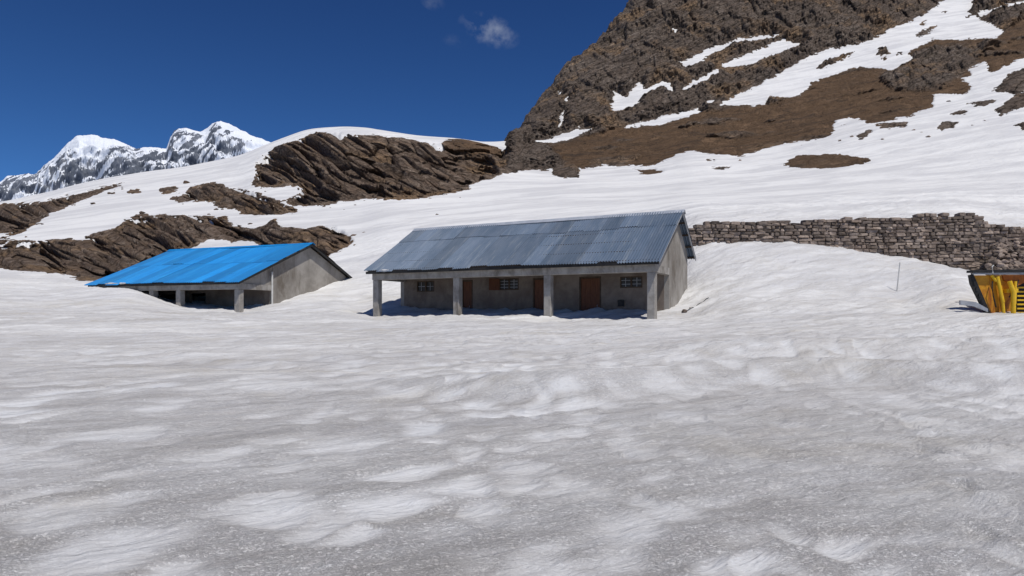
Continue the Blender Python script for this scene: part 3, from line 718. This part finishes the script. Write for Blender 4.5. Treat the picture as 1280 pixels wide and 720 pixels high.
# blue-roofed house
bx_,by_=-12.8,32.0;ba=rad(21.7)
def Lb(u,yloc=2.16):
    px=bx_+math.sin(ba)*yloc;py=by_+math.cos(ba)*yloc;t_=(u-640)/F
    return -(px-t_*py)/(math.cos(ba)+t_*math.sin(ba))
FZb=Z0-1.2
e1=(Lb(236),Lb(257),0,2.35);e2=(Lb(200),Lb(219),0,2.35);e3=(Lb(166),Lb(184),1.4,2.3);e4=(Lb(290),Lb(300),1.5,2.3)
par=dict(eave=(-.38,2.78),ridge=(4.88,5.0),back=(8.75,3.32),wall=2.16,backwall=8.3,gx=.10,beam=2.42,ops=[e1,e2,e3],over=.38,seed=9,rows=((0,.5,0),(.488,1,.014)),capmat=ROOFB,backmat=BLACK,rake=.10,rakemat=BLACK)  # black back slope: the dark of its shaded underside put into the colour
H2=house('blue_roofed_house',(bx_,by_,FZb),-ba,9.4,[0,-3.67,-5.45,-9.4],par,ROOFB,'concrete house with bright blue metal roof, half buried in snow at the left',(9.8,9.85))
m=MB();m.box(e3[0],e3[1],2.19,2.22,e3[2],e3[3]);m.build('window',WOODD,H2)
m=MB();m.box(e2[0]+.05,e2[1]-.05,2.20,2.24,.02,2.33);m.build('door',WOODD,H2)
m=MB();m.tube([(.16,2.05,1.2),(.16,2.05,3.35)],.045,8);m.build('drain_pipe',PAINTW,H2)

# lumps of snow left lying on the eaves
def lump(name,loc,sx,sy,sz,rz,lab,seed):
    bm=bmesh.new();bmesh.ops.create_icosphere(bm,subdivisions=3,radius=1);rr=random.Random(seed)
    ph=[rr.uniform(0,6) for _ in range(6)]
    for v in bm.verts:
        k=1+.14*math.sin(v.co.x*5+ph[0])+.12*math.sin(v.co.y*6+ph[1])+.1*math.sin(v.co.z*7+ph[2]+v.co.x*4)
        v.co=Vector((v.co.x*sx*k,v.co.y*sy*k,v.co.z*sz*k))
    m=MB();m.bm(bm);o=m.build(name,SNOW,None,True);o.location=loc;o.rotation_euler=(0,0,rz)
    return tag(o,lab,'snow')
l2=H1.matrix_world
def wl(org,a,x,y,z): return (org[0]+math.cos(a)*x+math.sin(a)*y,org[1]-math.sin(a)*x+math.cos(a)*y,org[2]+z)
lump('snow_lump',wl((gx_,gy_,FZ),ga,-11.9,-.40,2.97),.28,.09,.05,-ga,'small lump of snow on the left eave of the grey roof',3)
lump('snow_lump',wl((bx_,by_,FZb),ba,-8.0,-.33,2.80),.42,.09,.05,-ba,'longer strip of snow on the front eave of the blue roof',4)
lump('snow_lump',wl((bx_,by_,FZb),ba,-7.2,-.33,2.80),.20,.08,.045,-ba,'short lump of snow on the blue eave, right of the longer strip',5)

# ------------------------------------------------------------------ dry stone wall
bm=bmesh.new();bmesh.ops.create_cube(bm,size=1);bmesh.ops.bevel(bm,geom=bm.edges[:],offset=.13,segments=1,affect='EDGES');bm.verts.index_update()
TV_=np.array([v.co[:] for v in bm.verts]);TF_=[[v.index for v in f.verts] for f in bm.faces];bm.free()
def stone(mb,c,ax,sx,sy,sz,rr,rot=.05):
    v=TV_.copy()
    v+=np.array([[rr.uniform(-.07,.07) for _ in range(3)] for _ in v])
    v*=np.array([sx,sy,sz])*1.0
    e=Matrix.Rotation(rr.gauss(0,rot),3,'Y')@Matrix.Rotation(rr.gauss(0,rot),3,'X')
    m3=Matrix((ax,Vector((-ax.y,ax.x,0)),Vector((0,0,1)))).transposed()@e
    mb.tint=rr.random()
    mb.add([Vector(c)+m3@Vector(q) for q in v],TF_)
t=NT('wall_stone');pp=t.pos()
c_=t.mix(t.noise(pp,2.2,6,.6,0,.3,.7),(.20,.152,.120),(.34,.275,.228));c_=t.mix(t.math('MULTIPLY',t.noise(pp,9,6,.7,0,.45,.65),.5),c_,(.10,.085,.075))
h=t.N('ShaderNodeHueSaturation');t.L(c_,h.inputs['Color']);t.L(t.math('ADD',.50,t.math('MULTIPLY',t.attr('tint'),.95)),h.inputs['Value'])
STONE=t.done(h.outputs[0],.92,t.bump(t.noise(pp,14,6,.7),.03,.8),.2)
path=[P(843,394,35.1),P(950,394,34.95),P(1060,394,34.9),P(1216,394,34.6),P(1262,394,34.3),P(1360,394,34.3)]
topv=[(843,290),(862,284),(876,279),(900,277.5),(950,277),(1000,278),(1040,276),(1100,273.5),(1150,271.5),(1205,270),(1218,274),(1235,281),(1262,287),(1360,291)]
def top_z(u,d): return Z0+(HV-np.interp(u,[a for a,b in topv],[b for a,b in topv]))/F*d
rr=random.Random(21);mb=MB();core=MB()
for a,b in zip(path[:-1],path[1:]):
    ax=Vector((b.x-a.x,b.y-a.y,0));Ls=ax.length;ax.normalize()
    z=Z0+1.2;course=0
    while z<Z0+5.6:
        hgt=rr.uniform(.12,.19);s=-rr.random()*.4
        while s<Ls:
            w_=rr.choice((.2,.28,.36,.44,.56))*rr.uniform(.85,1.15)
            pc=Vector((a.x,a.y,0))+ax*(s+w_/2);u=640+F*pc.x/pc.y;tz=top_z(u,pc.y)
            gz=ground(pc.x,pc.y-.5)
            if z+hgt*.6<tz+rr.uniform(-.03,.10) and z+hgt>gz-.7:
                slump=.03*math.sin(pc.x*.9)
                stone(mb,(pc.x,pc.y-.15+rr.uniform(-.05,.05),z+hgt/2+slump),ax,w_*.99,.5,hgt*1.02,rr,.035)
            s+=w_+.012
        z+=hgt+.008
    n=16
    for i in range(n):
        p0=a+(b-a)*(i/n);p1=a+(b-a)*((i+1)/n)
        t0=top_z(640+F*p0.x/p0.y,p0.y)-.22;t1=top_z(640+F*p1.x/p1.y,p1.y)-.22
        b0=Z0+.6
        vs=[(p0.x,p0.y-.1,b0),(p1.x,p1.y-.1,b0),(p1.x,p1.y+.45,b0),(p0.x,p0.y+.45,b0),(p0.x,p0.y-.1,t0),(p1.x,p1.y-.1,t1),(p1.x,p1.y+.45,t1),(p0.x,p0.y+.45,t0)]
        core.add(vs,[(3,2,1,0),(4,5,6,7),(0,1,5,4),(1,2,6,5),(2,3,7,6),(3,0,4,7)])
wr=mb.build('stone_wall',STONE);tag(wr,'long dry stone retaining wall half sunk in snow right of the grey-roofed house','wall')
core.build('wall_core',DARK,wr)

def hull(mb,c,s,rr,flat=.75):
    bm=bmesh.new()
    for _ in range(16):
        v=Vector((rr.gauss(0,1),rr.gauss(0,1),rr.gauss(0,1))).normalized()*rr.uniform(.8,1.05)
        bm.verts.new((v.x*s,v.y*s*.9,v.z*s*flat))
    r=bmesh.ops.convex_hull(bm,input=bm.verts[:])
    bmesh.ops.delete(bm,geom=[g for g in r['geom_interior'] if isinstance(g,bmesh.types.BMVert)],context='VERTS')
    bmesh.ops.bevel(bm,geom=bm.edges[:],offset=s*.06,segments=1,affect='EDGES')
    e=Matrix.Translation(c)@Matrix.Rotation(rr.uniform(0,6),4,'Z')@Matrix.Rotation(rr.uniform(-.5,.5),4,'X')
    mb.tint=rr.random();mb.bm(bm,e)
# loose rubble heap where the wall has fallen
mb=MB()
for i in range(620):
    u=rr.uniform(1236,1345);f=rr.random()
    vt=np.interp(u,[1228,1245,1280,1345],[300,284,283,285]);v=vt+3+f*62
    if u<1258 and v<286+ (1258-u)*1.2: continue
    hull(mb,P(u,v,34.6-f*2.3+rr.uniform(-.1,.1)),rr.uniform(.10,.26),rr)
ru=mb.build('rubble_heap',STONE);tag(ru,'heap of fallen stones at the broken right end of the dry stone wall','rubble')

# ------------------------------------------------------------------ half-buried yellow machine
YEL=mat_simple('worn_yellow_paint',(.50,.20,.012),(.62,.30,.02),5,.5,stain=(.24,.05,.012),stainfac=.85,bumpd=.004)
YELB=mat_simple('bright_yellow_paint',(.70,.42,.015),(.78,.50,.03),6,.4,stain=(.4,.2,.02),stainfac=.4,bumpd=.003)
RUST=mat_simple('rusty_orange_paint',(.34,.09,.015),(.45,.15,.02),5,.7,stain=(.15,.04,.015),stainfac=.6)
dm_=23.6;mx=(1212-640)/F*dm_;px=dm_/F
mroot=empty('earthmover',(mx,dm_,FZ+.9),0);tag(mroot,'yellow earthmoving machine half buried in snow at the right edge below the rubble','machine')
def lx(u): return (u-1212)*px
def lz(v): return Z0+(HV-v)*px-(FZ+.9)
m=MB()  # hull side plates, sloped
m.prism([(lx(1216),lz(344)),(lx(1252),lz(344)),(lx(1256),lz(394)),(lx(1238),lz(394))],'y',0,.10)
m.prism([(lx(1252.3),lz(344)),(lx(1278),lz(349)),(lx(1268),lz(360)),(lx(1266),lz(394)),(lx(1256.3),lz(394))],'y',.06,.14)
m.box(lx(1262),lx(1340),.9,1.5,lz(400),lz(346));m.box(lx(1240),lx(1340),.16,.9,lz(348),lz(345.5))
m.build('body',YEL,mroot)
m=MB();m.prism([(lx(1252),lz(343.7)),(lx(1345),lz(343.7)),(lx(1345),lz(349)),(lx(1283),lz(352)),(lx(1272),lz(357)),(lx(1256),lz(351))],'y',-.02,.055);m.build('hood_panel',RUST,mroot)
m=MB();m.prism([(lx(1211),lz(338)),(lx(1345),lz(336)),(lx(1345),lz(340)),(lx(1211),lz(341))],'y',-.20,.12);m.prism([(lx(1245),lz(338.5)),(lx(1345),lz(336)),(lx(1345),lz(339)),(lx(1245),lz(340.5))],'y',.12,1.3);m.build('canopy',BLACK,mroot)
m=MB();m.prism([(lx(1211),lz(344)),(lx(1215.5),lz(343)),(lx(1238),lz(394)),(lx(1232),lz(394)),(lx(1213),lz(355))],'y',-.06,.06)
for i in range(6): # tread lugs on the slanted edge
    f=i/5.5;m.box(lx(1213+f*18)-.04,lx(1213+f*18)+.04,-.09,.05,lz(346+f*42)-.06,lz(346+f*42)+.05)
m.build('edge_guard',BLACK,mroot)
m=MB();m.tube([(lx(1244),-.10,lz(346)),(lx(1250),-.14,lz(378))],.06,12);m.tube([(lx(1249.6),-.14,lz(376)),(lx(1251),-.15,lz(394))],.05,10)
m.tube([(lx(1238),-.06,lz(344)),(lx(1243),-.08,lz(352))],.05,8)
m.build('hydraulic_arm',YELB,mroot)
m=MB();m.tube([(lx(1256),-.22,lz(352)),(lx(1260),-.25,lz(365)),(lx(1260),-.25,lz(396))],.075,14);m.tube([(lx(1265),-.16,lz(352)),(lx(1263),-.2,lz(380))],.05,10)
m.box(lx(1254),lx(1268),-.2,.05,lz(366),lz(361),.01);m.build('hydraulic_arm',YELB,mroot)
m=MB();m.box(lx(1268),lx(1345),.2,.25,lz(394),lz(352));gp=m.build('radiator',BLACK,mroot)
m=MB()
for i in range(7): m.box(lx(1275),lx(1340),.12,.17,lz(392-i*5.3),lz(390-i*5.3),.004)
m.build('grille_bar',YELB,mroot)
m=MB();m.box(lx(1268),lx(1345),-.3,.3,lz(395.5),lz(391),.01);m.prism([(lx(1214),lz(341.3)),(lx(1345),lz(340.3)),(lx(1345),lz(343.2)),(lx(1214),lz(343.2))],'y',-.12,-.03);m.build('base_rail',STEELG,mroot)
m=MB();m.prism([(lx(1197),lz(375.5)),(lx(1197),lz(381)),(lx(1214),lz(383)),(lx(1231),lz(390)),(lx(1231),lz(386)),(lx(1216),lz(377.5))],'y',-.16,-.07);m.build('tow_bar',STEELG,mroot)
m=MB();m.tube([(lx(1236),-.2,lz(342)),(lx(1235),-.2,lz(334)),(lx(1237),-.2,lz(332))],.02,6);m.build('mirror_arm',PAINTW,mroot)
m=MB();m.tube([(lx(1238),-.1,lz(352)),(lx(1236),-.16,lz(360)),(lx(1238),-.14,lz(370)),(lx(1242),-.12,lz(384))],.022,6);m.tube([(lx(1272),-.05,lz(350)),(lx(1266),-.2,lz(358)),(lx(1256),-.2,lz(372))],.018,6);m.build('hose',BLACK,mroot)

# marker stake on the mound
a=P(1121,366,28.2);b=P(1125,328,28.2);a.z=ground(a.x,a.y)-.1
m=MB();m.tube([a,b],[.030,.022],8);st=m.build('stake',PAINTW);tag(st,'thin pale stake leaning in the snow mound before the stone wall','stake')
# debris by the gable
m=MB();pts=[];
for i in range(14):
    u=852+i*2.6;d=26.2+i*.10;x=(u-640)/F*d;pts.append((x,d,ground(x,d)+.09+.02*math.sin(i*1.7)))
m.tube(pts,.013,6)
cb=m.build('cable',BLACK);tag(cb,'dark cable lying on the snow beside the gable of the grey-roofed house','cable')
for i,(u,d,s,lab) in enumerate(((856,26.4,.15,'dark stone on the snow against the gable foot of the grey-roofed house'),(863,26.9,.10,'small stone by the dark cable near the gable foot'),(879,27.3,.09,'small dark stone at the far end of the cable'))):
    x=(u-640)/F*d;m=MB();hull(m,Vector((x,d,ground(x,d)+s*.3)),s,random.Random(40+i));tag(m.build('stone',STONE),lab,'stone')

# scattered small rocks on the slopes, one object each
sc_=[(350,266,62,.55),(362,262,63,.5),(547,269,58,.28),(468,258,66,.3),(444,257,66,.35),(313,280,58,.35),(404,259,64,.4),(430,263,63,.25),(1127,160,94,.5),(1142,163,92,.4),(1152,166,92,.3),(1065,171,96,.4),(1076,174,94,.35),(1103,174,93,.3),(1112,162,95,.35),(1160,172,90,.6),(1215,157,90,.3),(1232,151,90,.3),(1204,167,88,.25),(443,295,56,.4),(455,291,56,.22),(270,262,68,.3),(262,268,66,.28),(1186,128,100,.6),(1050,176,95,.35),(233,228,80,.5),(300,283,58,.3)]
r3_=random.Random(77)
polys=[main,small,bandA,bandB,MT[:24]]
while len(sc_)<92:
    pl=r3_.choice(polys);k=r3_.randrange(len(pl)-1);f=r3_.random()
    u=pl[k][0]*(1-f)+pl[k+1][0]*f;v=pl[k][1]*(1-f)+pl[k+1][1]*f+r3_.uniform(1,9)*r3_.choice((1,1,1,-.4))
    if 5<u<1270 and v>150 and not (105<u<440 and v>300) and not (v<200 and u<560) and v<330: sc_.append((u+r3_.uniform(-4,4),v,0,r3_.choice((.12,.16,.2,.28,.36))))
for i,(u,v,d,s) in enumerate(sc_):
    dd_=np.linspace(40,140,1500);zz=base_z(np.full(dd_.shape,float(u)),dd_);vv=HV-zz*F/dd_
    k=int(np.argmin(np.abs(vv-v)));d=float(dd_[k]);q=P(u,v,d)
    m=MB();hull(m,Vector((0,0,0)),s,random.Random(60+i),.55)
    o=m.build('boulder',ROCK if u<700 else STONE);o.location=(q.x,q.y,q.z-.02)
    if u<700: lab='small dark rock scattered on the snow slope around the brown outcrops left of the mountain';g='rocks scattered on the left slope'
    else: lab='small grey rock scattered on the snow below the right-hand brown slope';g='rocks scattered on the right slope'
    tag(o,lab,'rock',g)

# ------------------------------------------------------------------ camera, light, sky
cam=bpy.data.cameras.new('camera');co_=bpy.data.objects.new('camera',cam);C.objects.link(co_)
co_.location=(0,0,Z0);co_.rotation_euler=(rad(90),0,0);cam.sensor_width=36;cam.lens=36*F/1280;cam.shift_y=(HV-360)/1280;cam.clip_end=20000;cam.clip_start=.05
scn.camera=co_
EL=62;AZ=148      # azimuth clockwise from +Y (view direction)
sd=Vector((math.sin(rad(AZ))*math.cos(rad(EL)),math.cos(rad(AZ))*math.cos(rad(EL)),math.sin(rad(EL))))
sl=bpy.data.lights.new('sun','SUN');so=bpy.data.objects.new('sun',sl);C.objects.link(so)
so.rotation_euler=sd.to_track_quat('Z','Y').to_euler();sl.energy=3.5;sl.angle=rad(.53);sl.color=(1,.957,.885)
W=bpy.data.worlds.new('World');scn.world=W;W.use_nodes=True;nt=W.node_tree;bg=nt.nodes['Background']
sk=nt.nodes.new('ShaderNodeTexSky');sk.sky_type='NISHITA';sk.sun_disc=False;sk.sun_elevation=rad(EL);sk.sun_rotation=rad(AZ);sk.altitude=4000;sk.air_density=.8;sk.dust_density=.05;sk.ozone_density=4.0
# one thin wisp of cloud, fixed by its direction in the sky
geo=nt.nodes.new('ShaderNodeTexCoord')
cd=Vector(((612-640)/F,1,(HV-38)/F)).normalized();cr=Vector((1,0,.25)).normalized();cu_=cd.cross(cr).normalized()
def dot(v,k):
    n=nt.nodes.new('ShaderNodeVectorMath');n.operation='DOT_PRODUCT';nt.links.new(geo.outputs['Generated'],n.inputs[0]);n.inputs[1].default_value=v;return n.outputs['Value']
def mth(op,a,b=None):
    n=nt.nodes.new('ShaderNodeMath');n.operation=op
    for i,x in enumerate((a,b)):
        if x is None:continue
        if isinstance(x,(int,float)):n.inputs[i].default_value=x
        else:nt.links.new(x,n.inputs[i])
    return n.outputs[0]
def wisp(c,wx,wy,amt,sc):
    a=Vector(((c[0]-640)/F,1,(HV-c[1])/F)).normalized();r=Vector((1,0,-.35));r=(r-a*r.dot(a)).normalized();u=a.cross(r)
    dx=mth('DIVIDE',dot(r,0),wx);dy=mth('DIVIDE',dot(u,0),wy)
    g=mth('SUBTRACT',1,mth('ADD',mth('MULTIPLY',dx,dx),mth('MULTIPLY',dy,dy)))
    nz=nt.nodes.new('ShaderNodeTexNoise');nz.inputs['Scale'].default_value=sc;nz.inputs['Detail'].default_value=7;nz.inputs['Roughness'].default_value=.6;nt.links.new(geo.outputs['Generated'],nz.inputs['Vector'])
    f=mth('MAXIMUM',0,g);f=mth('MULTIPLY',f,dot(a,0) if False else 1.0)
    front=mth('GREATER_THAN',dot(a,0),.5)
    q=mth('MULTIPLY',mth('MULTIPLY',f,front),mth('MAXIMUM',0,mth('MULTIPLY',mth('SUBTRACT',nz.outputs['Fac'],.44),6.0)))
    return mth('MINIMUM',mth('MULTIPLY',q,amt),1)
tot=mth('ADD',mth('ADD',wisp((612,38),(.045),.022,.30,26),wisp((541,2),.018,.012,.12,24)),wisp((566,50),.02,.010,.06,24))
tint_=nt.nodes.new('ShaderNodeMix');tint_.data_type='RGBA';tint_.blend_type='MULTIPLY';tint_.inputs[0].default_value=1;nt.links.new(sk.outputs[0],tint_.inputs[6]);
sx=nt.nodes.new('ShaderNodeSeparateXYZ');nt.links.new(geo.outputs['Generated'],sx.inputs[0])
mr=nt.nodes.new('ShaderNodeMapRange');nt.links.new(sx.outputs['Z'],mr.inputs[0]);mr.inputs[1].default_value=.12;mr.inputs[2].default_value=.46
tc_=nt.nodes.new('ShaderNodeMix');tc_.data_type='RGBA';nt.links.new(mr.outputs[0],tc_.inputs[0]);tc_.inputs[6].default_value=(.45,.82,1.12,1);tc_.inputs[7].default_value=(.30,.56,.92,1);nt.links.new(tc_.outputs[2],tint_.inputs[7])
mx_=nt.nodes.new('ShaderNodeMix');mx_.data_type='RGBA';nt.links.new(tot,mx_.inputs[0]);nt.links.new(tint_.outputs[2],mx_.inputs[6]);mx_.inputs[7].default_value=(5.5,6.0,7.0,1)
nt.links.new(mx_.outputs[2],bg.inputs['Color']);bg.inputs['Strength'].default_value=.088
scn.view_settings.view_transform='Standard';scn.view_settings.look='None';scn.view_settings.exposure=0;scn.view_settings.gamma=1
